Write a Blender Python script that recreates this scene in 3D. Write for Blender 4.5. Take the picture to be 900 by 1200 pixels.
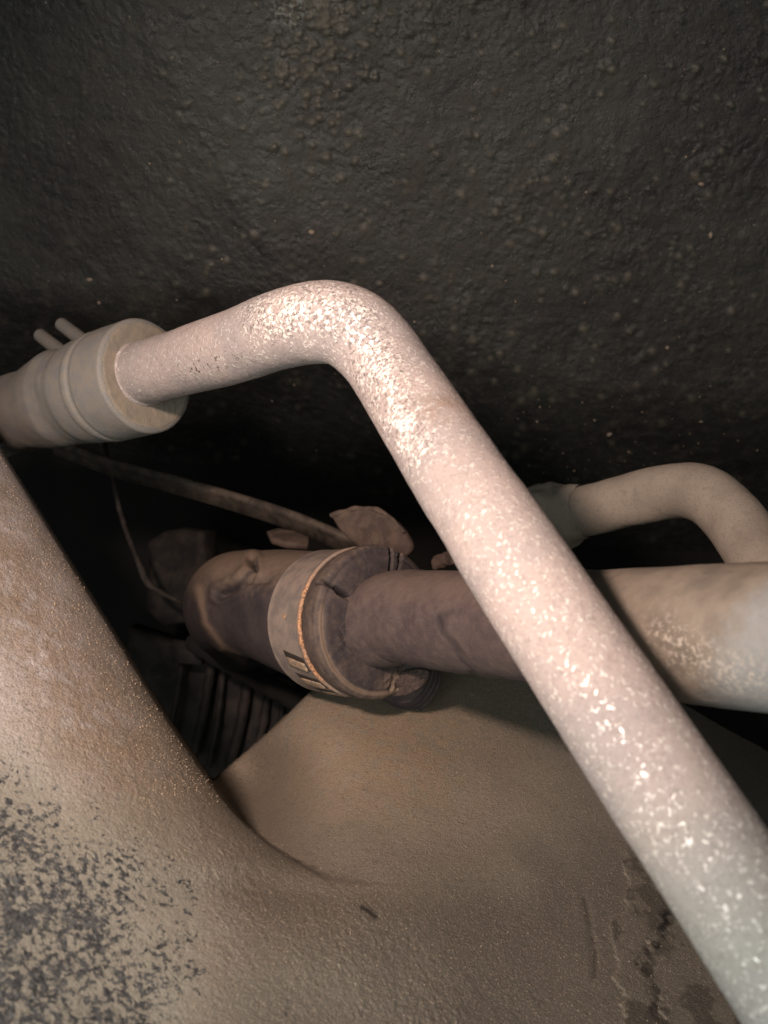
import bpy, math, numpy as np
from mathutils import Matrix, Vector, Euler
for o in list(bpy.data.objects): bpy.data.objects.remove(o)
S = bpy.context.scene
# ------------------------------------------------------------------ camera, light, exposure
F = 1150.0                                   # focal length in photo pixels (photo is 900 x 1200)
CAM = Matrix.Translation((0, 0, 1.05)) @ Euler((math.radians(52), 0, 0)).to_matrix().to_4x4()
CR = np.array(CAM.to_3x3()); CT = np.array(CAM.translation)
cd = bpy.data.cameras.new('camera'); co = bpy.data.objects.new('camera', cd); S.collection.objects.link(co)
co.matrix_world = CAM; S.camera = co
cd.sensor_fit = 'VERTICAL'; cd.sensor_height = 36; cd.lens = 36 * F / 1200
cd.clip_start = 0.01; cd.clip_end = 20
cd.dof.use_dof = True; cd.dof.focus_distance = 0.215; cd.dof.aperture_fstop = 27
def W(p):                                    # camera-frame centimetres -> world metres
    return np.asarray(p, float) @ CR.T * 0.01 + CT
def P(px, py, d):                            # point seen at a photo pixel, d cm away
    px, py, d = np.broadcast_arrays(np.asarray(px, float), np.asarray(py, float), np.asarray(d, float))
    return np.stack([(px - 450) / F * d, (600 - py) / F * d, -d], -1)
def PX(p):                                   # photo pixel of a camera-frame point
    d = -p[..., 2]; return 450 + F * p[..., 0] / d, 600 - F * p[..., 1] / d

w = bpy.data.worlds.new('World'); S.world = w; w.use_nodes = True
bg = w.node_tree.nodes['Background']; bg.inputs[0].default_value = (.72, .75, .70, 1); bg.inputs[1].default_value = 0.05
def lamp(name, typ, pos, target, power, col, **kw):
    l = bpy.data.lights.new(name, typ); l.energy = power; l.color = col
    for k, v in kw.items(): setattr(l, k, v)
    o = bpy.data.objects.new(name, l); S.collection.objects.link(o)
    a, b = Vector(W(pos)), Vector(W(target)); o.location = a
    o.rotation_euler = (b - a).to_track_quat('-Z', 'Y').to_euler(); return o
lamp('work_lamp', 'SPOT', (-6.7, 6.0, -.5), (-1.9, 1.5, -19), 3.8, (1.0, .755, .64), spot_size=math.radians(87), spot_blend=1.0, shadow_soft_size=.009)
lamp('daylight_opening', 'AREA', (-8, -6, 11), (-1, -4, -18), 0.85, (.90, .97, .93), shape='DISK', size=.22)
S.view_settings.view_transform = 'Standard'; S.view_settings.look = 'None'
S.view_settings.exposure = 0.0; S.view_settings.gamma = 1
S.render.engine = 'CYCLES'; S.render.resolution_x = 768; S.render.resolution_y = 1024
S.cycles.max_bounces = 5

# ------------------------------------------------------------------ numeric helpers
def _h(ix, iy, iz, seed):
    n = (ix.astype(np.int64) * 374761393 + iy.astype(np.int64) * 668265263 + iz.astype(np.int64) * 2147483647 + seed * 144665) & 0xffffffff
    n = ((n ^ (n >> 13)) * 1274126177) & 0xffffffff; n = ((n ^ (n >> 15)) * 2246822519) & 0xffffffff
    return ((n ^ (n >> 16)) & 0xffff) / 65535.0
ROT = np.array([[.36, .48, -.8], [-.8, .60, 0], [.48, .64, .60]]) @ np.array([[.8, 0, .6], [0, 1, 0], [-.6, 0, .8]])
def vn(p, s, seed=0):                        # value noise in [-1, 1], feature size s (cm)
    q = (p @ ROT.T) / s + seed * .731; i = np.floor(q); f = q - i; f = f * f * f * (f * (f * 6 - 15) + 10); r = 0
    for a in (0, 1):
        for b in (0, 1):
            for c in (0, 1):
                wgt = (f[..., 0] if a else 1 - f[..., 0]) * (f[..., 1] if b else 1 - f[..., 1]) * (f[..., 2] if c else 1 - f[..., 2])
                r = r + wgt * _h(i[..., 0] + a, i[..., 1] + b, i[..., 2] + c, seed)
    return r * 2 - 1
def ss(a, b, x): t = np.clip((x - a) / (b - a), 0, 1); return t * t * (3 - 2 * t)
def segd(x, y, pts):                         # distance to a polyline and signed side (left/right) of the nearest piece
    best = np.full(np.shape(x), 1e9); sg = np.zeros(np.shape(x)); tt = np.zeros(np.shape(x))
    for k in range(len(pts) - 1):
        (ax, ay), (bx_, by_) = pts[k], pts[k + 1]; dx, dy = bx_ - ax, by_ - ay; L = dx * dx + dy * dy
        t = np.clip(((x - ax) * dx + (y - ay) * dy) / L, 0, 1); ex, ey = x - ax - t * dx, y - ay - t * dy
        d = np.hypot(ex, ey); m = d < best; best = np.where(m, d, best); sg = np.where(m, np.sign(dx * (y - ay) - dy * (x - ax)), sg)
        tt = np.where(m, (k + t) / (len(pts) - 1), tt)
    return best, sg, tt
def smooth_line(pts, n=8):                   # Catmull-Rom through points of any dimension
    p = np.array(pts, float); p = np.vstack([2 * p[0] - p[1], p, 2 * p[-1] - p[-2]]); out = []
    for i in range(1, len(p) - 2):
        for t in np.arange(n) / n:
            a, b, c, d = p[i - 1:i + 3]
            out.append(.5 * (2 * b + (c - a) * t + (2 * a - 5 * b + 4 * c - d) * t * t + (3 * b - a - 3 * c + d) * t ** 3))
    out.append(p[-2]); return np.array(out)
def resample(p, step):
    L = np.r_[0, np.cumsum(np.linalg.norm(np.diff(p[:, :3], axis=0), axis=1))]; s = np.linspace(0, L[-1], max(3, int(L[-1] / step)))
    return np.stack([np.interp(s, L, p[:, k]) for k in range(p.shape[1])], 1)

# ------------------------------------------------------------------ object helpers
def mesh_obj(name, V, Q, mat, parent=None, attrs=None, smooth=True):
    V = W(V) ; org = CT * 0 if parent is None else np.array(parent['org'])
    if parent is None: org = V.mean(0)
    me = bpy.data.meshes.new(name); n = len(V)
    me.vertices.add(n); me.vertices.foreach_set('co', (V - org).astype(np.float32).ravel())
    Q = np.asarray(Q, np.int32); k = Q.shape[1]
    me.loops.add(Q.size); me.loops.foreach_set('vertex_index', Q.ravel())
    me.polygons.add(len(Q)); me.polygons.foreach_set('loop_start', np.arange(0, Q.size, k, dtype=np.int32))
    me.update(calc_edges=True); me.validate()
    if smooth: me.polygons.foreach_set('use_smooth', np.ones(len(me.polygons), bool))
    for an, av in (attrs or {}).items():
        a = me.attributes.new(an, 'FLOAT', 'POINT'); a.data.foreach_set('value', np.asarray(av, np.float32).ravel())
    me.materials.append(mat); o = bpy.data.objects.new(name, me); S.collection.objects.link(o)
    if parent is None: o.location = org; o['org'] = list(map(float, org))
    else:
        o.parent = parent; o['org'] = list(map(float, org))
    return o
def thing(name, label, cat, at):
    o = bpy.data.objects.new(name, None); S.collection.objects.link(o); o.empty_display_size = .005
    org = W(at); o.location = org; o['org'] = list(map(float, org)); o['label'] = label; o['category'] = cat; return o
def grid_faces(n, m, wrap):
    i = np.arange(n - 1)[:, None]; j = np.arange(m if wrap else m - 1)[None, :]; j2 = (j + 1) % m
    return np.stack([i * m + j, i * m + j2, (i + 1) * m + j2, (i + 1) * m + j], -1).reshape(-1, 4)
def grid_normals(G, wrap):
    du = np.gradient(G, axis=0)
    dv = (np.roll(G, -1, 1) - np.roll(G, 1, 1)) if wrap else np.gradient(G, axis=1)
    n = np.cross(dv, du); n /= np.linalg.norm(n, axis=-1, keepdims=True) + 1e-12; return n
def frames(C, T=None):
    if T is None: T = np.gradient(C, axis=0)
    T = T / np.linalg.norm(T, axis=1, keepdims=True); U = np.zeros_like(C)
    u = np.cross(T[0], [0, 0, 1.]); u /= np.linalg.norm(u)
    for i in range(len(C)):
        u = u - T[i] * (u @ T[i]); u /= np.linalg.norm(u); U[i] = u
    return T, U, np.cross(T, U)
def ring_grid(C, R, nseg, T=None):           # swept circle, closes both ends by shrinking rings
    T, U, Vv = frames(C, T); a = np.linspace(0, 2 * math.pi, nseg, endpoint=False)
    G = C[:, None] + R[:, None, None] * (U[:, None] * np.cos(a)[None, :, None] + Vv[:, None] * np.sin(a)[None, :, None])
    return G, a
def sweep(name, pts, mat, parent, step=.06, nseg=96, disp=None, attrs=None, cap=True):
    p = resample(smooth_line(pts, 10), step); C, R = p[:, :3], p[:, 3]
    if cap:
        T = np.gradient(C, axis=0); T /= np.linalg.norm(T, axis=1, keepdims=True)
        th = np.linspace(0, math.pi / 2, 7)[1:]; c = .12 * R[0]
        a0 = C[0] - T[0] * (np.sin(th) * c)[:, None]; r0 = R[0] - c + c * np.cos(th); a1 = C[-1] + T[-1] * (np.sin(th) * c)[:, None]; r1 = R[-1] - c + c * np.cos(th)
        TT = np.vstack([np.repeat(T[:1], 7, 0), T, np.repeat(T[-1:], 7, 0)])
        C = np.vstack([a0[-1:], a0[::-1], C, a1, a1[-1:]]); R = np.r_[.001, r0[::-1], R, r1, .001]
    else: TT = None
    G, a = ring_grid(C, R, nseg, TT); N = grid_normals(G, True)
    # outward
    if ((G[len(G) // 2] - C[len(G) // 2]) * N[len(G) // 2]).sum() < 0: N = -N
    at = {}
    if disp is not None: G = G + N * disp(G, N)[..., None]
    if attrs is not None: at = attrs(G, N)
    return mesh_obj(name, G.reshape(-1, 3), grid_faces(len(C), nseg, True), mat, parent, {k: v.reshape(-1) for k, v in at.items()})
def lathe(name, base, axis, prof, mat, parent, nseg=240, step=.05, disp=None, attrs=None, bevel=None):
    axis = np.array(axis, float); axis /= np.linalg.norm(axis); pr = resample(np.c_[np.array(prof, float), np.zeros(len(prof))], step)[:, :2]
    C = np.array(base)[None] + pr[:, :1] * axis[None]; G, a = ring_grid(C, np.maximum(pr[:, 1], .001), nseg, np.repeat(axis[None], len(C), 0))
    N = grid_normals(G, True); m = np.argmax(pr[:, 1]);
    if ((G[m] - C[m]) * N[m]).sum() < 0: N = -N
    at = {}
    if disp is not None: G = G + N * disp(G, N, pr[:, 0][:, None] + 0 * a[None], pr[:, 1][:, None] + 0 * a[None])[..., None]
    if attrs is not None: at = attrs(G, pr[:, 0][:, None] + 0 * a[None], pr[:, 1][:, None] + 0 * a[None])
    return mesh_obj(name, G.reshape(-1, 3), grid_faces(len(C), nseg, True), mat, parent, {k: v.reshape(-1) for k, v in at.items()})
def rounded(prof, r=.05):                    # soften the corners of a lathe profile
    out = [prof[0]]
    for i in range(1, len(prof) - 1):
        a, b, c = map(np.array, (prof[i - 1], prof[i], prof[i + 1])); d1, d2 = a - b, c - b
        l1, l2 = np.linalg.norm(d1), np.linalg.norm(d2); q = min(r, .45 * l1, .45 * l2); s, e = b + d1 / l1 * q, b + d2 / l2 * q
        for t in np.linspace(0, 1, 5): out.append(tuple((1 - t) ** 2 * s + 2 * t * (1 - t) * b + t * t * e))
    out.append(prof[-1]); return out
def plate(name, outline, depth_fn, thick, mat, parent, nrm=None, rows=6, disp=.0):
    """closed plate: outline (camera-frame points, in order) given thickness along the average view direction, with rounded rim"""
    O = np.array([depth_fn(*q) for q in outline]); c = O.mean(0)
    n = np.cross(O[len(O) // 3] - c, O[0] - c); n /= np.linalg.norm(n)
    if n[2] < 0: n = -n
    rings = []
    for k, (sc, h) in enumerate([(0.001, 0), (.35, 0), (.7, 0), (.93, 0), (.985, -.15), (1, -.5), (.985, -.85), (.93, -1), (.5, -1), (.001, -1)]):
        rings.append(c + (O - c) * sc + n * thick * h)
    G = np.array(rings); G = G + n * (disp * vn(G, .25, 5))[..., None]
    return mesh_obj(name, G.reshape(-1, 3), grid_faces(len(rings), len(O), True), mat, parent)

# ------------------------------------------------------------------ material helpers
class NT:
    def __init__(s, name):
        s.m = bpy.data.materials.new(name); s.m.use_nodes = True; s.t = s.m.node_tree; s.b = s.t.nodes['Principled BSDF']
        s.tc = s.t.nodes.new('ShaderNodeTexCoord').outputs['Object']
    def L(s, a, b): s.t.links.new(a, b)
    def put(s, sock, v):
        if hasattr(v, 'links') or hasattr(v, 'is_linked'): s.L(v, sock)
        else: sock.default_value = (*v, 1) if isinstance(v, tuple) and len(v) == 3 and sock.type == 'RGBA' else v
    def noise(s, size_cm, detail=3, rough=.55, dist=0, stretch=None, seed=0):
        n = s.t.nodes.new('ShaderNodeTexNoise'); n.inputs['Scale'].default_value = 100 / size_cm; n.inputs['Detail'].default_value = detail
        n.inputs['Roughness'].default_value = rough; n.inputs['Distortion'].default_value = dist
        mp = s.t.nodes.new('ShaderNodeMapping'); mp.inputs['Location'].default_value = (seed * .37, seed * .11, seed * .73)
        if stretch: mp.inputs['Rotation'].default_value = stretch[0]; mp.inputs['Scale'].default_value = stretch[1]
        s.L(s.tc, mp.inputs[0]); s.L(mp.outputs[0], n.inputs['Vector']); return n.outputs['Fac']
    def ramp(s, v, a, b, lo=0., hi=1.):
        r = s.t.nodes.new('ShaderNodeMapRange'); s.put(r.inputs[0], v); s.put(r.inputs[1], a); s.put(r.inputs[2], b); r.inputs[3].default_value = lo; r.inputs[4].default_value = hi
        r.interpolation_type = 'SMOOTHSTEP'; return r.outputs[0]
    def math(s, op, a, b=0.):
        m = s.t.nodes.new('ShaderNodeMath'); m.operation = op; s.put(m.inputs[0], a); s.put(m.inputs[1], b); return m.outputs[0]
    def mix(s, f, a, b):
        m = s.t.nodes.new('ShaderNodeMix'); m.data_type = 'RGBA'; s.put(m.inputs[0], f); s.put(m.inputs[6], a); s.put(m.inputs[7], b); return m.outputs[2]
    def attr(s, n):
        a = s.t.nodes.new('ShaderNodeAttribute'); a.attribute_name = n; return a.outputs['Fac']
    def bump(s, h, dist_cm, strength=1., prev=None):
        b = s.t.nodes.new('ShaderNodeBump'); b.inputs['Distance'].default_value = dist_cm / 100; b.inputs['Strength'].default_value = strength
        s.put(b.inputs['Height'], h)
        if prev is not None: s.L(prev, b.inputs['Normal'])
        return b.outputs[0]
    def out(s, col, rough, nrm=None, spec=None, metal=None, ior=None):
        s.put(s.b.inputs['Base Color'], col); s.put(s.b.inputs['Roughness'], rough)
        if nrm is not None: s.L(nrm, s.b.inputs['Normal'])
        if spec is not None: s.put(s.b.inputs['Specular IOR Level'], spec)
        if metal is not None: s.put(s.b.inputs['Metallic'], metal)
        if ior is not None: s.put(s.b.inputs['IOR'], ior)
        return s.m

def mat_pipe(name, a, b, flake_col, size=.11, lo=.55, hi=.6, cool_light_tint=None):
    n = NT(name); big = n.noise(1.6, 4); fine = n.noise(.035, 2); mid = n.noise(.25, 4, .6)
    col = n.mix(n.ramp(big, .35, .68), a, b)
    if cool_light_tint: col = n.mix(n.attr('cool_light_tint'), col, cool_light_tint)
    col = n.mix(n.math('MULTIPLY', n.ramp(mid, .56, .72), .35), col, tuple(x * .55 for x in a))
    col = n.mix(n.math('MULTIPLY', n.ramp(fine, .5, .7), .22), col, tuple(x * .5 for x in a))
    fl = n.noise(size, 3, .5, .8); fmask = n.math('MULTIPLY', n.ramp(n.math('ADD', fl, n.math('MULTIPLY', n.attr('crusty'), .09)), lo, hi), n.ramp(n.noise(.6, 3, seed=3), .32, .44))
    col = n.mix(n.math('MULTIPLY', fmask, n.math('ADD', .4, n.math('MULTIPLY', n.attr('crusty'), .5))), col, flake_col)
    pore = n.math('MULTIPLY', n.ramp(n.noise(.06, 3, .6, .6, seed=6), .55, .62), n.ramp(n.attr('crusty'), .05, .5, .25, .8)); col = n.mix(pore, col, tuple(x * .45 for x in b))
    spot = n.math('MULTIPLY', n.attr('stain'), n.ramp(mid, .3, .6)); col = n.mix(spot, col, (.20, .13, .09))
    dots = n.math('MULTIPLY', n.attr('dots'), n.ramp(n.noise(.12, 3, seed=8), .6, .66)); col = n.mix(dots, col, (.03, .02, .018))
    rg = n.math('SUBTRACT', .85, n.math('MULTIPLY', fmask, .45)); sp = n.math('ADD', .25, n.math('MULTIPLY', fmask, .75))
    nr = n.bump(fine, .008, .7); nr = n.bump(mid, .012, .4, nr); nr = n.bump(fmask, .008, .8, nr); nr = n.bump(pore, -.012, .8, nr)
    ior = n.math('ADD', 1.4, n.math('MULTIPLY', fmask, .65))
    return n.out(col, rg, nr, sp, None, ior)
def mat_rubber(name, a, b, dust, amt=.4, rough=.8):
    n = NT(name); big = n.noise(.9, 4); fine = n.noise(.03, 2); mid = n.noise(.22, 5, .65)
    col = n.mix(n.ramp(big, .35, .65), a, b)
    dm = n.math('MULTIPLY', n.ramp(n.math('ADD', n.attr('dust'), n.math('MULTIPLY', mid, .6)), .35, .95), amt)
    col = n.mix(dm, col, dust)
    col = n.mix(n.math('MULTIPLY', n.ramp(fine, .62, .72), .5), col, dust)
    col = n.mix(n.attr('dark'), col, (.012, .01, .012))
    nr = n.bump(fine, .01, .7); nr = n.bump(mid, .02, .6, nr)
    return n.out(col, rough, nr, .35)
def mat_simple(name, a, b, rough=.8, size=.5, bump=.02, metal=0., spec=.3):
    n = NT(name); m = n.noise(size, 5, .6); f = n.noise(size * .12, 3)
    col = n.mix(n.ramp(m, .38, .64), a, b); nr = n.bump(f, bump, .8)
    return n.out(col, rough, nr, spec, metal)

M_pipe = mat_pipe('dusty_aluminium', (.33, .275, .257), (.265, .235, .228), (.80, .76, .70), .08, .55, .66, cool_light_tint=(.245, .255, .238))
M_fit = mat_simple('dusty_ferrule', (.165, .15, .13), (.14, .137, .132), .7, .35, .02, 0, .5)
M_fitface = mat_simple('dusty_ferrule_face', (.20, .168, .13), (.165, .145, .118), .8, .3, .015)
M_pipe2 = mat_pipe('grey_dusty_pipe', (.25, .22, .185), (.205, .18, .152), (.35, .32, .28), .06, .7, .8)
M_rub = mat_rubber('dusty_black_rubber', (.024, .019, .021), (.040, .030, .030), (.17, .118, .082), .68)
M_sleeve = mat_rubber('dusty_hose_rubber', (.040, .028, .031), (.058, .042, .041), (.19, .135, .105), .38)
M_clamp = mat_simple('clamp_steel', (.235, .185, .155), (.165, .135, .122), .5, .35, .008, .15, .5)
M_crumb = mat_simple('crumbling_rubber', (.095, .065, .055), (.04, .028, .026), .9, .06, .06)
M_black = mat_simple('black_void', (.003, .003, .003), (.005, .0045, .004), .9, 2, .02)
M_dark = mat_simple('dark_dusty_plastic', (.005, .004, .0035), (.019, .014, .011), .8, .7, .02)
M_rail = mat_simple('dull_steel', (.085, .066, .052), (.04, .032, .027), .5, .5, .01, .2, .5)
M_flange = mat_simple('rusty_flange', (.050, .035, .028), (.085, .058, .045), .8, .4, .02)
M_wire = mat_simple('dusty_wire', (.015, .012, .010), (.032, .026, .022), .8, .3, .01)
def mat_rust():
    n = NT('rust'); m = n.noise(.07, 4, .7); col = n.mix(n.ramp(m, .38, .62), (.15, .08, .05), (.46, .24, .12))
    col = n.mix(n.attr('fade'), col, (.20, .15, .12)); return n.out(col, .75, n.bump(m, .012, 1.), .4)
M_rust = mat_rust()
def mat_metal_tube():
    n = NT('corroded_pale_tube'); big = n.noise(.7, 4); fine = n.noise(.03, 2); mid = n.noise(.16, 5, .7)
    col = n.mix(n.ramp(big, .35, .65), (.175, .145, .115), (.12, .10, .082))
    blue = n.ramp(n.math('ADD', n.attr('blue'), n.math('MULTIPLY', n.math('SUBTRACT', mid, .5), .8)), .2, .95)
    col = n.mix(n.math('MULTIPLY', blue, .8), col, (.21, .218, .22))
    cr = n.math('MULTIPLY', n.attr('crust'), n.ramp(n.noise(.10, 5, .75), .47, .62)); col = n.mix(n.math('MULTIPLY', cr, .75), col, (.40, .355, .30))
    col = n.mix(n.attr('dark'), col, (.07, .055, .05))
    nr = n.bump(fine, .012, .8); nr = n.bump(mid, .02, .6, nr)
    return n.out(col, .7, nr, .4)
M_tube = mat_metal_tube()
def mat_wall():
    n = NT('bumpy_black_undercoat'); big = n.noise(5, 3); mid = n.noise(.5, 5, .65); fine = n.noise(.07, 3, .6)
    col = n.mix(n.ramp(big, .35, .65), (.019, .0205, .018), (.011, .0108, .0102))
    col = n.mix(n.math('MULTIPLY', n.ramp(mid, .52, .72), .6), col, (.036, .030, .023))
    sp = n.ramp(n.noise(.10, 2, .5, seed=5), .74, .78); col = n.mix(n.math('MULTIPLY', sp, .8), col, (.20, .16, .11))
    col = n.mix(n.math('MULTIPLY', n.attr('nod'), .75), col, (.085, .078, .058))
    col = n.mix(n.math('MULTIPLY', n.attr('pale'), n.ramp(n.noise(.12, 4, .7), .5, .62)), col, (.16, .18, .17))
    g2 = n.noise(.04, 3, .65, seed=21); nr = n.bump(fine, .035, .9); nr = n.bump(g2, .02, .9, nr); nr = n.bump(mid, .05, .6, nr)
    col = n.mix(n.math('MULTIPLY', n.ramp(g2, .58, .70), .55), col, (.07, .062, .048))
    return n.out(col, n.ramp(mid, .3, .7, .45, .75), nr, .5)
M_wall = mat_wall()
def mat_housing():
    n = NT('dust_caked_metal'); big = n.noise(3.2, 4); mid = n.noise(.35, 5, .65); fine = n.noise(.045, 3, .6)
    col = n.mix(n.ramp(big, .35, .65), (.205, .182, .148), (.160, .145, .120))
    col = n.mix(n.attr('pale'), col, (.43, .41, .42))
    col = n.mix(n.math('MULTIPLY', n.attr('warm'), n.ramp(mid, .25, .6)), col, (.225, .165, .110))
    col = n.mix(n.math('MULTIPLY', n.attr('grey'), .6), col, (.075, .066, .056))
    col = n.mix(n.attr('edge'), col, (.17, .15, .12))
    st = ((.3, .2, .5), (1, 1.6, 1.1))
    col = n.mix(n.math('MULTIPLY', n.ramp(n.noise(.16, 4, .6, stretch=st), .5, .72), .4), col, (.10, .078, .058))
    col = n.mix(n.math('MULTIPLY', n.ramp(fine, .54, .68), .65), col, (.29, .235, .175))
    gr_ = n.noise(.028, 2, .6, seed=12); col = n.mix(n.math('MULTIPLY', n.ramp(gr_, .52, .64), .55), col, (.065, .052, .038))
    pit = n.noise(.075, 3, .7, seed=14); col = n.mix(n.math('MULTIPLY', n.ramp(pit, .62, .68), .6), col, (.05, .042, .034))
    # paint showing through worn dust
    col = n.mix(n.math('MULTIPLY', n.ramp(n.attr('worn'), .1, .8), .6), col, (.215, .208, .175))
    blot = n.math('ADD', n.math('MULTIPLY', n.noise(.13, 5, .7, .4, ((.3, .2, .5), (1, 1.3, 1.1)), 4), .75), n.math('MULTIPLY', n.noise(.6, 3, .6, seed=9), .25))
    wr = n.ramp(n.math('ADD', blot, n.math('MULTIPLY', n.math('SUBTRACT', n.attr('worn'), 1.), .21)), .468, .50)
    blue = n.mix(n.ramp(n.noise(.1, 3, seed=2), .4, .65), (.026, .028, .030), (.07, .073, .073)); col = n.mix(wr, col, blue)
    col = n.mix(n.attr('dark'), col, (.014, .012, .011))
    nr = n.bump(fine, .026, 1.); nr = n.bump(gr_, -.012, .8, nr); nr = n.bump(pit, -.015, .6, nr); nr = n.bump(mid, .006, .4, nr); nr = n.bump(n.math('MULTIPLY', wr, -1.), .006, .7, nr)
    return n.out(col, n.math('SUBTRACT', .9, n.math('MULTIPLY', wr, .4)), nr, n.math('ADD', .2, n.math('MULTIPLY', wr, .3)))
M_house = mat_housing()
M_grit = mat_simple('pale_grit', (.32, .25, .18), (.22, .17, .13), .8, .1, .01)
M_grit_d = mat_simple('dark_grit', (.20, .16, .12), (.12, .10, .08), .8, .1, .01)
rng = np.random.default_rng(11)

# ------------------------------------------------------------------ bulkhead behind everything
def wall_depth(x, y):
    inv = 1 / 27.0 + (y - 0) * (1 / 37.0 - 1 / 27.0) / 600.0
    d = 1 / np.clip(inv, 1 / 60, 1)
    d = d + 3.0 * ss(0, 1, (300 - x - .35 * (160 - y)) / 500.0) * 1.0        # left part turns away past a soft crease
    edge = 330 + 120 * ss(250, 800, x)
    return d + 13 * np.clip((y - edge) / 220, 0, 1.7) ** 2
xs = np.arange(-220, 1121, 1.6); ys = np.arange(-170, 760, 1.6); X, Y = np.meshgrid(xs, ys); D = wall_depth(X, Y)
Hh = np.zeros_like(D); nod = np.zeros_like(D)
def add_bump(cx, cy, r, h, mark):
    i0, j0 = int((cy + 170) / 1.6), int((cx + 220) / 1.6); k = int(r * 2.6 / 1.6) + 2
    a, b, c, d = max(i0 - k, 0), min(i0 + k, len(ys)), max(j0 - k, 0), min(j0 + k, len(xs))
    if a >= b or c >= d: return
    g = np.exp(-(((X[a:b, c:d] - cx) ** 2 + ((Y[a:b, c:d] - cy) * 1.05) ** 2) / (r * r)) ** 1.3)
    Hh[a:b, c:d] = np.maximum(Hh[a:b, c:d], h * g); nod[a:b, c:d] = np.maximum(nod[a:b, c:d], mark * g)
for _ in range(11000):
    x, y = rng.uniform(-220, 1120), rng.uniform(-170, 740)
    p = (.25 + .75 * ss(250, 520, x)) * ss(-.25, .45, float(vn(np.array([x, y, 0.]), 70, 4)) + .6 * float(vn(np.array([x, y, 0.]), 22, 5)))
    if rng.random() > p: continue
    r = 1.3 + rng.exponential(.8); add_bump(x, y, r, .013 * r * rng.uniform(.3, 1.1), rng.uniform(0, .4))
for _ in range(460):
    x, y = rng.uniform(180, 1120), rng.uniform(-170, 640); r = rng.uniform(2.8, 5.2); add_bump(x, y, r, .013 * r, rng.uniform(.3, 1))
for _ in range(330):                                                       # rough crust near the top edge and trailing down from it
    t = rng.random() ** 1.4; x, y = 378 - 30 * t * rng.random() + rng.normal(0, 18 + 26 * t), -20 + 250 * t * rng.random() + rng.normal(0, 14)
    r = rng.uniform(2.2, 5.5); add_bump(x, y, r, .018 * r, rng.uniform(.5, 1))
P0 = P(X, Y, D)
cr, _, _ = segd(X, Y, [(150, -60), (195, 95), (245, 185), (300, 275), (345, 330)])
Dd = D - Hh - .05 * vn(P0, 1.6, 1) - .022 * vn(P0, .45, 2) - .016 * vn(P0, .16, 3) * (1 + .8 * vn(P0, 1.5, 6)) - .012 * vn(P0, .09, 8) * (1 + .8 * vn(P0, 1.1, 7)) - .04 * np.exp(-(cr / 14) ** 2) * (1 + vn(P0, .3, 9))
pale = np.exp(-(((X - 342) / 22) ** 2 + ((Y - 12) / 26) ** 2)) 
bulk = thing('bulkhead', 'black undercoated bulkhead wall covered in small bumps behind the pipes', 'bulkhead', P(450, 300, 30))
G = P(X, Y, Dd)
mesh_obj('panel', G.reshape(-1, 3), grid_faces(*X.shape, False), M_wall, bulk, {'nod': nod, 'pale': pale})
BLOB = None
def grit(name, spots, mat, parent):          # many tiny irregular lumps as one loose layer
    t = (1 + 5 ** .5) / 2
    v = np.array([(-1, t, 0), (1, t, 0), (-1, -t, 0), (1, -t, 0), (0, -1, t), (0, 1, t), (0, -1, -t), (0, 1, -t), (t, 0, -1), (t, 0, 1), (-t, 0, -1), (-t, 0, 1)]) / 1.9
    f = np.array([(0, 11, 5), (0, 5, 1), (0, 1, 7), (0, 7, 10), (0, 10, 11), (1, 5, 9), (5, 11, 4), (11, 10, 2), (10, 7, 6), (7, 1, 8), (3, 9, 4), (3, 4, 2), (3, 2, 6), (3, 6, 8), (3, 8, 9), (4, 9, 5), (2, 4, 11), (6, 2, 10), (8, 6, 7), (9, 8, 1)])
    V, Fc = [], []
    for k, (c, r) in enumerate(spots):
        q = v * r * rng.uniform(.6, 1.25, (12, 1)) * rng.uniform(.7, 1.3, 3); V.append(q + c); Fc.append(f + 12 * k)
    o = mesh_obj(name, np.vstack(V), np.vstack(Fc), mat, parent); o['kind'] = 'stuff'; return o
def wall_at(x, y):
    j, i = int((x + 220) / 1.6), int((y + 170) / 1.6); return G[i, j]
sp = []
for x, y, r in [(715, 509, .11), (737, 530, .07), (697, 493, .06), (631, 494, .07), (634, 477, .05), (674, 552, .07), (621, 546, .07), (660, 532, .05), (822, 495, .07), (866, 517, .06), (783, 408, .08), (105, 328, .10), (117, 356, .07), (822, 217, .09), (834, 276, .11), (577, 312, .08), (367, 272, .08), (320, 470, .05), (345, 452, .05)]:
    sp.append((wall_at(x, y), r))
for _ in range(420): sp.append((wall_at(rng.uniform(0, 890), rng.uniform(0, 600)), .010 + min(rng.exponential(.009), .03)))
for _ in range(60): sp.append((wall_at(rng.normal(700, 90), rng.normal(540, 40)), rng.uniform(.02, .04)))
grit('grit', sp, M_grit_d, bulk)

# ------------------------------------------------------------------ dust-caked housing: ridge on the left, saddle in the middle
def invplane(a, b, c):                       # plane through three (px, py, depth) points: 1/depth is linear in pixels
    A = np.array([[p[0], p[1], 1] for p in (a, b, c)], float); k = np.linalg.solve(A, [1 / p[2] for p in (a, b, c)])
    return lambda x, y: 1 / np.clip(k[0] * x + k[1] * y + k[2], 1 / 80, 1 / 5)
xs = np.arange(-260, 1151, 1.5); ys = np.arange(380, 1381, 1.5); X, Y = np.meshgrid(xs, ys)
e1 = smooth_line([(-260, 60), (-100, 362), (0, 528), (62, 628), (130, 738), (200, 850), (268, 945), (310, 985), (345, 1008), (400, 1045), (470, 1110), (560, 1250), (640, 1450)], 5)
d1, s1, _ = segd(X, Y, [tuple(q) for q in e1]); e = d1 * s1 / 58.0       # cm inside the left ridge
PL = invplane((20, 560, 21.5), (250, 900, 18.6), (0, 1200, 13.4))
DL = PL(X, Y) ; R1 = 2.6
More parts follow.
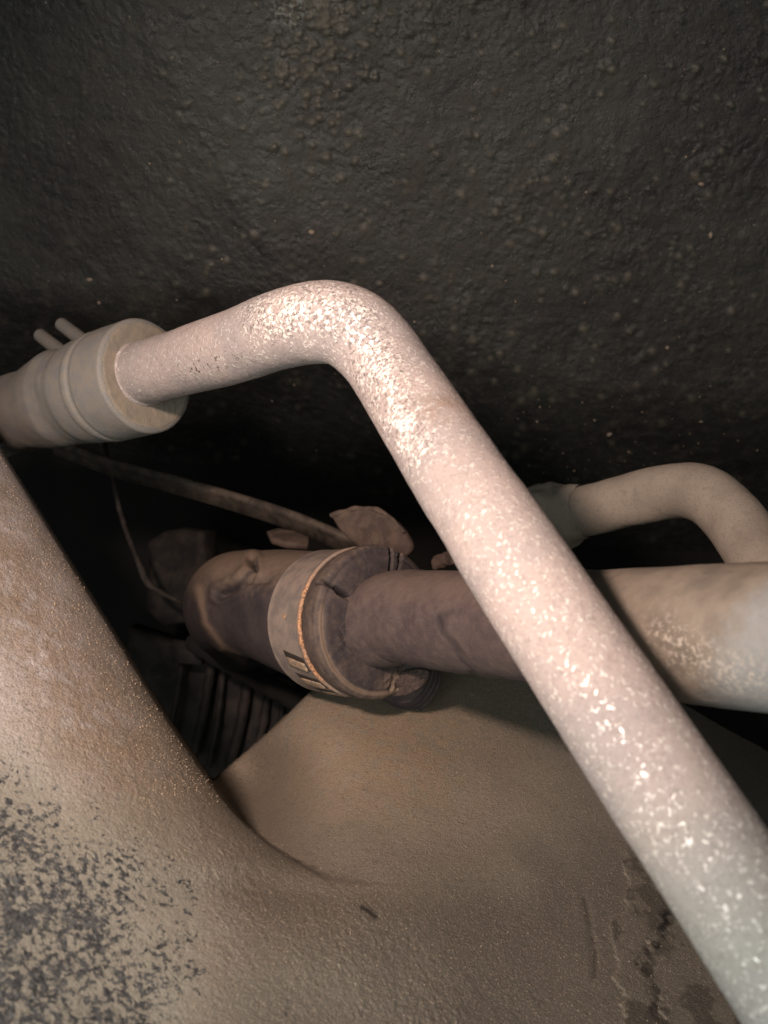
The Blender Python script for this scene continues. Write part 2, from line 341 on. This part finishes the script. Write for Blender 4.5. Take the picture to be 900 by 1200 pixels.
def roll(e, R, steep): 
    t = np.clip(e / R, 0, 1); return R * (1 - np.sqrt(np.clip(1 - (1 - t) ** 2, 0, 1))) + np.where(e < 0, -e * steep + 2.2 * e * e, 0)
steep = 150 * (1 - ss(975, 1040, Y)) + .25
R1v = 2.6 + 0 * Y; amp1 = .75 - .68 * ss(930, 1120, Y)
DLx = DL + amp1 * roll(e, R1v, steep)
e2 = smooth_line([(60, 1150), (150, 1010), (205, 952), (262, 903), (318, 855), (372, 803), (440, 738), (560, 715), (700, 735), (800, 790), (880, 850), (1000, 930), (1200, 1000)], 5)
d2, s2, _ = segd(X, Y, [tuple(q) for q in e2]); c2 = d2 * s2 / 46.0
PC = invplane((430, 860, 24.5), (480, 1200, 17.2), (800, 1100, 20.5))
R2 = 1.3 + 3.5 * ss(600, 900, X)
DC = PC(X, Y) + 4.4 * np.exp(-(((X - 285) / 72) ** 2 + ((Y - 915) / 66) ** 2)) - 1.15 * np.exp(-(((X - 420) / 170) ** 2 + ((Y - 1060) / 90) ** 2)) + .8 * roll(c2, R2, 150.) + .5 * ss(0, 1, (X - 640) / 300)
DC = DC - .45 * np.exp(-(((X - 470) / 150) ** 2 + ((Y - 900) / 110) ** 2)) * ss(0, 1.5, c2)
kk = .3 + 2.2 * ss(985, 1060, Y); hh = np.clip(.5 + .5 * (DC - DLx) / kk, 0, 1); Dm = DC * (1 - hh) + DLx * hh - kk * hh * (1 - hh)
def gblur(A, sg):
    k = np.arange(-3 * sg, 3 * sg + 1); g = np.exp(-.5 * (k / sg) ** 2); g /= g.sum()
    for ax_ in (0, 1):
        pad = [(0, 0), (0, 0)]; pad[ax_] = (3 * sg, 3 * sg); B = np.pad(A, pad, mode='edge')
        A = np.apply_along_axis(lambda v: np.convolve(v, g, 'valid'), ax_, B)
    return A
mb = ss(1008, 1050, Y) * ss(760, 640, X); Dm = Dm * (1 - mb) + gblur(np.minimum(Dm, 23.), 26) * mb
far = Dm > 31 + 0 * ss(600, 1000, X)
P0 = P(X, Y, Dm)
rid = ss(3.2, .2, np.abs(e)) * ss(-1, .3, e)
disp = .035 * vn(P0, 1.3, 21) + .006 * vn(P0, .30, 22) + (.004 + .006 * rid) * vn(P0, .10, 23) + (.005 + .010 * rid) * vn(P0, .042, 24) * (1 + .7 * vn(P0, .5, 25))
# flaked coat edge, groove and cracks at the lower right
jag = 14 * vn(np.stack([Y * .01 + 0 * X, Y * 0, Y * 0], -1), .18, 31) + 6 * vn(np.stack([Y * .01 + 0 * X, Y * 0, Y * 0], -1), .06, 32)
fe, fs, _ = segd(X, Y, [(742, 960), (735, 1020), (722, 1085), (724, 1150), (742, 1230)]); inside = ss(-1.2, 1.2, fe * -fs + jag * .6)
inside = inside * ss(985, 1010, Y); disp += .045 * inside; edge = np.exp(-((fe * -fs + jag * .6 - 1.5) / 6) ** 2) * ss(985, 1030, Y) * .4 * ss(-.6, .5, vn(P0, .4, 46)); dull = .55 * inside
gr, _, gt = segd(X, Y, [(684, 1052), (690, 1080), (697, 1115), (697, 1145)]); disp -= .02 * np.exp(-(gr / 4) ** 2); disp += .006 * np.exp(-((gr - 9) / 5) ** 2)
ck, _, _ = segd(X + 7 * vn(P0, .25, 41), Y, [(778, 1075), (762, 1105), (752, 1130), (770, 1160), (786, 1215)]); disp -= .04 * np.exp(-(ck / 5) ** 2) * ss(-.4, .4, vn(P0, .12, 47))
cs, _, ct = segd(X, Y, [(345, 1008), (372, 1016), (410, 1028), (450, 1050)]); seam = np.exp(-(cs / 2.5) ** 2) * (1 - ct) * ss(-.3, .5, vn(P0, .2, 43)); disp -= .03 * seam
sk, _, _ = segd(X, Y, [(424, 1063), (432, 1068), (440, 1075)]); spot = np.exp(-(sk / 3.2) ** 2)
G = P(X, Y, Dm - disp)
dark = np.clip(.45 * np.exp(-(gr / 2.2) ** 2) * ss(-.6, .6, vn(P0, .2, 44) + .4) + .75 * np.exp(-(ck / 9) ** 2) * ss(-.1, .35, vn(P0, .18, 45) + .5 * vn(P0, .07, 48)) + .45 * inside * ss(.0, .3, vn(P0, .5, 49) + .4 * vn(P0, .12, 50)) + .5 * seam + .9 * spot, 0, 1)
worn = np.clip(ss(790, 1110, Y + .5 * (100 - X) * (X < 100) + 30 * vn(P0, .9, 51)) * 1.0 * ss(370, 70, X + 45 * vn(P0, .7, 52) + 25 * vn(P0, .3, 54)), 0, 1)
worn = np.maximum(worn, .35 * ss(1040, 1180, Y) * ss(620, 420, X))
pale = np.clip(ss(190, 10, X - .25 * (Y - 700)) * ss(1000, 780, Y) * (.7 + .5 * vn(P0, .7, 53)), 0, 1)
warm = np.clip(np.exp(-(((X - 450) / 150) ** 2 + ((Y - 870) / 100) ** 2)) + .75 * np.exp(-(((e - 1.3) / 1.2) ** 2)) * ss(1040, 860, Y) , 0, 1)
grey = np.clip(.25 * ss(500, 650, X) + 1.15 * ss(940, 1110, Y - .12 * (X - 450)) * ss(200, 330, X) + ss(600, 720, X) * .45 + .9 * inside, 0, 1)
Q = grid_faces(*X.shape, False); Q = Q[~far.reshape(-1)[Q].any(1)]
used = np.unique(Q); remap = np.full(X.size, -1); remap[used] = np.arange(len(used)); Gf = G.reshape(-1, 3)
hs = thing('metal_housing', 'dust caked tan metal housing with a worn mottled ridge below the pipes', 'housing', P(300, 1100, 18))
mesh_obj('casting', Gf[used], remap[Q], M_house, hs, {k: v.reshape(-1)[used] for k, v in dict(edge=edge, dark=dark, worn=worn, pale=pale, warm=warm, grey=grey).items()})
def house_at(x, y): return G[int((y - 380) / 1.5), int((x + 260) / 1.5)]
sp = []; spd = []
inb = lambda x, y: not far[int((y - 380) / 1.5), int((x + 260) / 1.5)]
while len(sp) < 2600:
    t = rng.random() ** .9; k = rng.uniform(0, len(e1) - 32); ex, ey = e1[int(k)] * (1 - k % 1) + e1[int(k) + 1] * (k % 1); x, y = ex - abs(rng.normal(0, 45)) * .86 + 2, ey + abs(rng.normal(0, 45)) * .2
    if 0 < x < 900 and 400 < y < 1250 and inb(x, y): sp.append((house_at(x, y), .006 + min(rng.exponential(.005), .016)))
for _ in range(1400):
    x, y = rng.uniform(150, 800), rng.uniform(800, 1210)
    if inb(x, y): (sp if rng.random() < .6 else spd).append((house_at(x, y), rng.uniform(.006, .017)))
grit('grit', sp, M_grit, hs); grit('dark_grit', spd, M_grit_d, hs)

# ------------------------------------------------------------------ dark bay behind the gap
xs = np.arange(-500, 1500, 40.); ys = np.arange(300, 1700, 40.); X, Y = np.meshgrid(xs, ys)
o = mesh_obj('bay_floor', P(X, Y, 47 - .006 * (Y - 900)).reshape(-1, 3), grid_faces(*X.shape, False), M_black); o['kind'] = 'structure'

# ------------------------------------------------------------------ main bent pipe with its ferrule
def pipe_disp(G, N): return .012 * vn(G, .8, 61) + .003 * vn(G, .12, 62)
def pipe_attr(G, N):
    x, y = PX(G); st = np.exp(-(((x - 515) / 26) ** 2 + ((y - 478) / 14) ** 2)) * .8
    dt = np.exp(-(((x - 245) / 55) ** 2 + ((y - 432) / 22) ** 2))
    cz, _, _ = segd(x, y, [(310, 372), (365, 352), (410, 368), (432, 410), (455, 455), (478, 520)]); return dict(stain=st, dots=dt, crusty=np.exp(-(cz / 27) ** 2) * (1 + .5 * vn(G, .5, 63)), cool_light_tint=.85 * ss(820, 1150, y))  # cool light on the lower pipe is painted into its base colour
pl = thing('coolant_pipe', 'thick pale aluminium pipe crossing diagonally in front with flaky shiny patches and a sharp bend', 'pipe', P(375, 377, 19.4))
M_pipe.name = 'dusty_aluminium'
path = [(120, 452, 27.2, .80), (165, 438, 25.2, .80), (215, 424, 23.4, .79), (270, 408, 21.7, .80), (325, 388, 20.3, .805), (368, 378.5, 19.5, .81), (402, 381, 19.2, .81), (433, 402, 19.0, .81), (461, 438, 18.7, .80), (520, 531, 17.0, .80), (590, 638, 15.35, .80), (680, 775, 14.1, .80), (778, 922, 13.1, .80), (870, 1060, 12.3, .80), (960, 1196, 11.7, .80), (1060, 1345, 11.1, .80)]
mk = lambda pts: [tuple(P(a, b, c)) + (r,) for a, b, c, r in pts]
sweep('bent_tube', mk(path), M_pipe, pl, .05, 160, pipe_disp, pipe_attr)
fc = P(173, 440, 25.3); bk = P(-10, 492, 29.8); ax = bk - fc
prof = rounded([(-.02, .001), (-.02, .80), (0, .86), (0, 1.40), (.06, 1.50), (1.25, 1.50), (1.30, 1.45), (1.42, 1.45), (1.47, 1.49), (1.62, 1.50), (1.72, 1.46), (2.4, 1.42), (2.7, 1.34), (3.1, 1.30), (3.6, 1.34), (5.2, 1.16), (7.5, 1.15), (9, 1.15), (9, .001)], .05)
fit = lathe('ferrule', fc, ax, prof, M_fit, pl, 200, .04, lambda G, N, s, r: .012 * vn(G, .5, 71) + .10 * ss(2.2, 3.4, s) * vn(G, 1.0, 72))
lathe('ferrule_face', fc - .015 * ax / np.linalg.norm(ax), ax, rounded([(.0, .70), (-.03, .80), (0, .86), (-.0, 1.34), (.03, 1.40)], .02), M_fitface, pl, 160, .03, lambda G, N, s, r: .006 * vn(G, .1, 73))
lathe('weld_bead', P(166, 438, 25.15), ax, rounded([(-.25, .78), (-.1, .845), (.1, .86), (.3, .83)], .05), M_pipe, pl, 120, .04, lambda G, N, s, r: .012 * vn(G, .25, 74), lambda G, s, r: dict(stain=0 * s, dots=0 * s, cool_light_tint=0 * s))
for a, b in (((47, 393), (92, 428)), ((72, 380), (118, 415))):
    sweep('pin', mk([(a[0], a[1], 31.0, .21), ((a[0] + b[0]) / 2, (a[1] + b[1]) / 2, 30.2, .22), (b[0], b[1], 29.4, .22)]), M_fit, pl, .05, 40)

# ------------------------------------------------------------------ rubber hose joint with steel clamp
hj = thing('coolant_hose', 'dark rubber hose in a cracked boot with steel clamp, behind the diagonal pipe', 'hose', P(420, 727, 24.5))
C0 = P(422, 728, 24.3); nxt = P(600, 733, 20.2); ax = nxt - C0; ax /= np.linalg.norm(ax)   # towards the camera's right
A_ = lambda s: C0 + ax * s
print('tilt', math.degrees(math.acos(ax[2])))
U0 = np.cross(ax, [0, 0, 1.]); U0 /= np.linalg.norm(U0)
def boot_disp(G, N):
    x, y = PX(G); d = .02 * vn(G, .9, 81) + .004 * vn(G, .15, 82)
    k1, _, _ = segd(x, y, [(258, 697), (283, 684), (298, 668), (296, 657)]); k2, _, _ = segd(x, y, [(283, 684), (312, 680)])
    k3, _, _ = segd(x, y, [(232, 690), (240, 730), (262, 760)])
    d = d - .22 * np.exp(-(k1 / 4.5) ** 2) + .07 * np.exp(-((k1 - 9) / 4) ** 2) - .10 * np.exp(-(k2 / 4) ** 2) + .10 * np.exp(-(((x - 262) / 20) ** 2 + ((y - 668) / 16) ** 2)) + .08 * np.exp(-(((x - 300) / 14) ** 2 + ((y - 700) / 12) ** 2)) + .05 * np.exp(-(k3 / 5) ** 2)
    d = d - .10 * np.exp(-(((x - 290) / 26) ** 2 + ((y - 725) / 26) ** 2))
    return d
def boot_attr(G, N):
    x, y = PX(G); wob = 3 * vn(G, .2, 84); k1, _, _ = segd(x + wob, y + wob, [(258, 698), (283, 684), (298, 668), (296, 657)]); k3, _, _ = segd(x, y, [(232, 690), (240, 730), (262, 760), (285, 775)])
    dust = ss(720, 650, y) * .6 + .5 * np.exp(-(k3 / 6) ** 2)
    return dict(dust=dust, dark=.9 * np.exp(-(k1 / 3.2) ** 2))
b3 = A_(-1.3); 
bp = [tuple(A_(-.2)) + (1.74,), tuple(A_(-1.2)) + (1.74,), tuple(P(345, 716, 26.6)) + (1.66,), tuple(P(318, 710, 27.5)) + (1.56,), tuple(P(290, 707, 28.4)) + (1.52,), tuple(P(275, 708, 29.6)) + (1.50,), tuple(P(272, 716, 31.2)) + (1.48,), tuple(P(280, 730, 33.2)) + (1.45,), tuple(P(300, 750, 36)) + (1.4,)]
sweep('rubber_boot', bp, M_rub, hj, .05, 220, boot_disp, boot_attr)
cracks = [P(376, 701, 24), P(466, 630, 24), P(500, 640, 23.6)]
def face_disp(G, N, s, r):
    v = G - C0; v = v - (v @ ax)[..., None] * ax; v /= np.linalg.norm(v, axis=-1, keepdims=True) + 1e-9; out = .010 * vn(G, .3, 85) + .004 * vn(G, .09, 86)
    for k, c in enumerate(cracks):
        u = c - C0; u = u - (u @ ax) * ax; u /= np.linalg.norm(u); ang = np.arccos(np.clip(v @ u, -1, 1)) + .02 * vn(G, .2, 87)
        out = out - (.35 if k < 2 else .15) * np.exp(-(ang * r / (.045 if k < 1 else .035)) ** 2) * ss(1.0, 1.15, r) * ss(.35, .5, s)
    x, y = PX(G); chip = np.exp(-(((x - 480) / 22) ** 2 + ((y - 800) / 14) ** 2)); out = out - .15 * chip * (.6 + vn(G, .12, 88))
    chip2 = np.exp(-(((x - 408) / 8) ** 2 + ((y - 742) / 16) ** 2)); out = out - .06 * chip2 * ss(-.2, .4, vn(G, .12, 89))
    return out
def face_attr(G, s, r):
    x, y = PX(G); rim = np.exp(-((r - 1.72) / .05) ** 2) * ss(690, 730, y); chip = np.exp(-(((x - 480) / 24) ** 2 + ((y - 802) / 14) ** 2))
    v = G - C0; v = v - (v @ ax)[..., None] * ax; v /= np.linalg.norm(v, axis=-1, keepdims=True) + 1e-9; u = cracks[0] - C0; u = u - (u @ ax) * ax; u /= np.linalg.norm(u)
    ang = np.arccos(np.clip(v @ u, -1, 1)); dk = .9 * np.exp(-(ang * r / .05) ** 2) * ss(1.0, 1.15, r) * ss(.25, .45, s)
    return dict(dust=.15 + .8 * rim + .8 * chip + .25 * ss(1.75, 1.85, r) * .6, dark=dk)
lathe('boot_lip', A_(0), ax, rounded([(-.2, 1.70), (.02, 1.74), (.14, 1.80), (.50, 1.88), (.72, 1.86), (.80, 1.74), (.79, 1.68), (.85, 1.60), (.90, 1.15), (.92, .6)], .05), M_rub, hj, 560, .02, face_disp, face_attr)
def hose_disp(G, N):
    x, y = PX(G); k, _, _ = segd(x, y, [(512, 722), (518, 742), (532, 755), (545, 775), (556, 792)]); return .015 * vn(G, .7, 91) + .004 * vn(G, .12, 92) - .03 * np.exp(-(k / 4) ** 2)
def hose_attr(G, N):
    x, y = PX(G); k, _, _ = segd(x + 5 * vn(G, .3, 93), y, [(512, 722), (518, 742), (532, 755), (545, 775), (556, 792)])
    k2, _, _ = segd(x, y, [(513, 724), (530, 716)]); return dict(dust=.25 + .3 * ss(730, 675, y), dark=np.maximum(.6 * np.exp(-(k / 3.6) ** 2), .4 * np.exp(-(k2 / 4) ** 2)))
hp = [tuple(A_(-.2)) + (1.10,), tuple(A_(.92)) + (1.10,), tuple(P(470, 722, 23.0)) + (1.09,), tuple(P(530, 728, 21.5)) + (1.10,), tuple(P(590, 732, 20.1)) + (1.10,), tuple(P(655, 736, 18.6)) + (1.10,), tuple(P(690, 738, 17.9)) + (1.10,)]
sweep('hose_sleeve', hp, M_sleeve, hj, .05, 160, hose_disp, hose_attr)
def tube_attr(G, N):
    x, y = PX(G); bl = .85 * ss(785, 905, x + .45 * (y - 740)) * ss(668, 720, y + .4 * (x - 850)); k, _, _ = segd(x, y, [(782, 745), (805, 765), (840, 785), (880, 795)])
    return dict(blue=bl, crust=np.exp(-(k / 24) ** 2), dark=.6 * ss(730, 680, x) * ss(690, 740, y))
tp = [tuple(P(650, 736, 18.7)) + (1.07,), tuple(P(700, 738, 17.7)) + (1.09,), tuple(P(770, 741, 16.5)) + (1.10,), tuple(P(840, 744, 15.5)) + (1.12,), tuple(P(900, 746, 14.8)) + (1.13,), tuple(P(980, 750, 14.0)) + (1.13,), tuple(P(1080, 756, 13.3)) + (1.13,)]
sweep('metal_tube', tp, M_tube, hj, .05, 160, lambda G, N: .015 * vn(G, .8, 95) + .004 * vn(G, .12, 96), tube_attr)
band = lathe('clamp_band', A_(0), ax, rounded([(-1.42, 1.72), (-1.42, 1.80), (-1.38, 1.83), (-1.30, 1.815), (-.10, 1.815), (-.02, 1.84), (.0, 1.80), (.0, 1.72)], .02), M_clamp, hj, 240, .03, lambda G, N, s, r: .008 * vn(G, .8, 97))
def rim_attr(G, s, r): x, y = PX(G); return dict(fade=np.clip(ss(700, 655, y) + ss(785, 812, y) + .35 * ss(-.2, .5, vn(G, .25, 97)), 0, 1) * .95)
lathe('clamp_rim', A_(.03), ax, [(-.06, 1.80), (-.055, 1.838), (-.02, 1.852), (.03, 1.85), (.055, 1.82), (.055, 1.78), (.0, 1.74)], M_rust, band, 360, .015, lambda G, N, s, r: .006 * vn(G, .1, 98), rim_attr)
def on_band(px, py):                        # point of the clamp cylinder seen at a pixel
    d0 = P(px, py, 1.0); oc = -C0; a = d0 - (d0 @ ax) * ax; b = oc - (oc @ ax) * ax; A2, B2, C2 = a @ a, 2 * a @ b, b @ b - 1.82 ** 2
    t = (-B2 - math.sqrt(max(B2 * B2 - 4 * A2 * C2, 0))) / (2 * A2); q = d0 * t; s = (q - C0) @ ax; r = q - C0 - s * ax; return s, r / np.linalg.norm(r)
s0, u0 = on_band(346, 775); w0 = np.cross(ax, u0)
M_slot = mat_simple('slot_shadow_paint', (.02, .015, .012), (.03, .02, .016), .9, .1, .01)
M_louv = mat_simple('rusty_louver', (.32, .225, .15), (.19, .145, .115), .6, .12, .01, .3, .5)
def arc_block(name, sa, sb, a0, a1, r0, r1, mat, parent, lift=0., shear=0.):
    s_ = np.linspace(sa, sb, 8); a_ = np.linspace(a0, a1, 8); rows = []
    ring = [(sa, a0), (sb, a0), (sb, a1), (sa, a1)]
    n = 6; per = [(sa + (sb - sa) * t, a0) for t in np.linspace(0, 1, n)[:-1]] + [(sb, a0 + (a1 - a0) * t) for t in np.linspace(0, 1, n)[:-1]] + [(sb + (sa - sb) * t, a1) for t in np.linspace(0, 1, n)[:-1]] + [(sa, a1 + (a0 - a1) * t) for t in np.linspace(0, 1, n)[:-1]]
    per = np.array(per); c = per.mean(0); Gs = []
    for sc, rr in ((1, r0), (1, (r0 + r1 * 2) / 3), (.94, r1), (.6, r1), (.01, r1)):
        q = c + (per - c) * sc; r_ = rr + lift * (q[:, 1] - a0) / (a1 - a0); q = q.copy(); q[:, 1] += shear * (q[:, 0] - (sa + sb) / 2)
        Gs.append(C0 + q[:, :1] * ax + r_[:, None] * (np.cos(q[:, 1:]) * u0 + np.sin(q[:, 1:]) * w0))
    return mesh_obj(name, np.array(Gs).reshape(-1, 3), grid_faces(5, len(per), True), mat, parent)
sgn = 1 if PX(C0 + s0 * ax + 1.82 * (math.cos(.2) * u0 + math.sin(.2) * w0))[1] > 775 else -1
for k in range(3):
    a = sgn * k * .37
    f = arc_block('slot', s0 - .36, s0 + .42, a - .11, a + .11, 1.79, 1.822, M_slot, band, 0, .14 * sgn)
    arc_block('louver', s0 - .30, s0 + .36, a - .02, a + .10, 1.79, 1.842, M_louv, band, .03, .14 * sgn)
arc_block('rust_spot', -.62 - .05, -.62 + .03, *(lambda u: (u - .02, u + .03))(math.atan2(on_band(341, 722)[1] @ w0, on_band(341, 722)[1] @ u0)), 1.80, 1.826, M_rust, band)
# rubber tail layers hanging under the lip
tab = [(446, 806), (462, 797), (482, 787), (503, 781), (515, 786), (514, 806), (502, 826), (488, 835), (466, 833), (452, 822)]
for k, (sc, dd) in enumerate(((1., 25.4), (.93, 25.0), (.86, 24.6), (.78, 24.2))):
    tl = [(x - 4 * k, y - 3.2 * k) for x, y in tab]; tl = smooth_line(tl + tl[:1], 5)[:-1]
    plate('boot_tab', [tuple(v) for v in tl], lambda x, y: P(x, y, dd - (x - 480) * .012 + (y - 806) * .012), .12, M_rub, hj, disp=.015)
cl = smooth_line([(450, 800), (458, 790), (475, 786), (492, 784), (500, 790), (494, 803), (478, 814), (460, 817), (450, 811), (450, 800)], 6)[:-1]
plate('torn_rubber', [tuple(v) for v in cl], lambda x, y: P(x, y, 23.75 - (x - 475) * .012), .3, M_crumb, hj, disp=.12)

# ------------------------------------------------------------------ second pipe behind, right
p2 = thing('return_pipe', 'slim grey pipe with a gentle bend behind the hose at the right edge', 'pipe', P(815, 577, 27))
q = [(560, 640, 33, .74), (610, 620, 31.4, .74), (650, 607, 30, .75), (700, 596, 28.8, .75), (750, 583, 27.6, .75), (788, 575.5, 26.8, .76), (822, 578, 25.9, .76), (852, 600, 24.9, .76), (878, 634, 23.8, .76), (910, 684, 22.4, .76), (950, 750, 21, .76)]
q = [(a, b, c * .93, r_ * .93) for a, b, c, r_ in q]
sweep('bent_tube', mk(q), M_pipe2, p2, .06, 110, lambda G, N: .02 * vn(G, .6, 65) + .004 * vn(G, .1, 66), lambda G, N: dict(stain=0 * G[..., 0], dots=0 * G[..., 0]))
ac = P(650, 607, 27.9); ad = P(700, 596, 26.8) - ac
lathe('collar', ac, ad, rounded([(-1.6, .7), (-1.6, 1.0), (-.3, 1.02), (.15, 1.0), (.5, .86), (.9, .78), (1.1, .74)], .12), M_pipe2, p2, 90, .05, lambda G, N, s, r: .06 * vn(G, .35, 67), lambda G, s, r: dict(stain=0 * s, dots=0 * s))

# ------------------------------------------------------------------ rail, flange, wire and far parts in the dark gap
rl = thing('steel_rail', 'thin dull steel rail slanting down through the dark gap to the clamp', 'rail', P(280, 585, 32))
RP = resample(smooth_line([tuple(P(x, y, d)) for x, y, d in [(60, 515, 35.5), (130, 541, 34.5), (210, 563, 33.5), (290, 586, 32.2), (350, 606, 31), (420, 636, 29.8), (450, 650, 29.3)]], 8), .2)
T = np.gradient(RP, axis=0); T /= np.linalg.norm(T, axis=1, keepdims=True); up = np.cross(np.cross(T, [0, .75, .65]), T); up = -up / np.linalg.norm(up, axis=1, keepdims=True)
up *= np.sign(up[:, 1:2]); sd = np.cross(T, up); sd *= np.sign(sd[:, 2:3])
sec = [(.10, -.1), (.16, .02), (.10, .14), (-.05, .16), (-.36, .02), (-.62, .08), (-.66, 0), (-.62, -.12), (-.36, -.18)]
G = np.stack([RP + a * up + b * sd for a, b in sec], 1); mesh_obj('rail_bar', G.reshape(-1, 3), grid_faces(len(RP), len(sec), True), M_rail, rl)
plate('lug', [(312, 622), (325, 618), (345, 621), (363, 629), (360, 638), (335, 636), (318, 631)], lambda x, y: P(x, y, 30.2 - (y - 625) * .06), .2, M_flange, rl)
fl = thing('flange_bracket', 'small rusty brown flange sticking up behind the steel clamp', 'bracket', P(430, 625, 27.5))
ol = smooth_line([(386, 604), (400, 599), (415, 596), (432, 595), (448, 600), (461, 610), (474, 624), (482, 642), (470, 655), (440, 655), (418, 640), (400, 624), (386, 604)], 4)[:-1]
plate('flange_plate', [tuple(v) for v in ol], lambda x, y: P(x, y, 28.2 - (x - 430) * .012), .35, M_flange, fl, disp=.05)
sweep('rolled_edge', mk([(388, 604, 28.75, .07), (412, 597, 28.46, .07), (434, 596, 28.2, .08), (449, 601, 28.0, .07), (462, 611, 27.85, .07), (474, 625, 27.7, .06)]), M_flange, fl, .06, 20, lambda G, N: .03 * vn(G, .2, 5))
sweep('bolt_stub', mk([(512, 660, 27.6, .2), (526, 655, 27.2, .2)]), M_flange, fl, .06, 40, lambda G, N: .04 * vn(G, .15, 6))
wr = mesh = sweep('loose_wire', mk([(118, 500, 38, .09), (134, 568, 36.5, .09), (141, 600, 36, .09), (150, 628, 35.5, .09), (162, 658, 35, .10), (174, 684, 34.6, .12), (200, 700, 34.5, .09), (225, 712, 35, .08)]), M_wire, None, .08, 16, lambda G, N: .02 * vn(G, .3, 7))
wr['label'] = 'thin dusty wire hanging down in the dark gap left of the rubber boot'; wr['category'] = 'wire'
rc = thing('ribbed_cover', 'black ribbed plastic cover deep in the dark gap under the rubber boot', 'cover', P(260, 820, 38))
def box(name, cs, mat, parent):              # hexahedron from 4 front pixel corners + depth + thickness
    f = np.array([P(x, y, d) for x, y, d in cs[0]]); b = f + np.array([0, 0, -cs[1]]); c = f.mean(0)
    k = [c + (f - c) * .001, c + (f - c) * .94, f - [0, 0, .06], b, c + (b - c) * .001 ]
    G = np.array(k); return mesh_obj(name, G.reshape(-1, 3), grid_faces(len(k), 4, True), mat, parent, smooth=False)
box('cover_body', ([(150, 735, 40), (345, 800, 38.6), (330, 960, 37.5), (120, 960, 39)], 1.5), M_dark, rc)
for (xa, ya, xb, yb, r) in ((214, 776, 192, 880, .13), (249, 770, 226, 890, .17), (262, 785, 244, 900, .10), (291, 795, 268, 905, .20), (314, 812, 296, 900, .16), (332, 812, 318, 900, .12)):
    sweep('rib', mk([(xa, ya, 38.4, r), ((xa + xb) / 2 + 2, (ya + yb) / 2, 37.9, r * 1.1), (xb, yb, 37.6, r)]), M_dark, rc, .12, 18, lambda G, N: .03 * vn(G, .3, 12))
box('raised_block', ([(203, 750, 37.4), (240, 756, 37.2), (236, 780, 37.0), (200, 776, 37.2)], .8), M_dark, rc)
dh = sweep('small_hose', mk([(225, 752, 35.6, .34), (262, 774, 34.8, .34), (310, 800, 33.6, .34), (352, 824, 32.4, .34), (400, 850, 31.2, .34)]), M_black, None, .1, 30, lambda G, N: .03 * vn(G, .4, 13))
dh['label'] = 'small black hose in shadow running just under the rubber boot'; dh['category'] = 'small hose'
bx = thing('dusty_block', 'dim brownish block in the dark gap beside the rounded end of the rubber boot', 'block', P(200, 670, 39))
rngp = [(172, 634), (190, 622), (212, 618), (240, 622), (243, 660), (240, 700), (228, 730), (190, 735), (168, 715), (174, 676)]
plate('block_body', rngp, lambda x, y: P(x, y, 39 - (x - 200) * .01), 1.2, M_dark, bx, disp=.15)
for o in bpy.data.objects:
    if 'org' in o: del o['org']
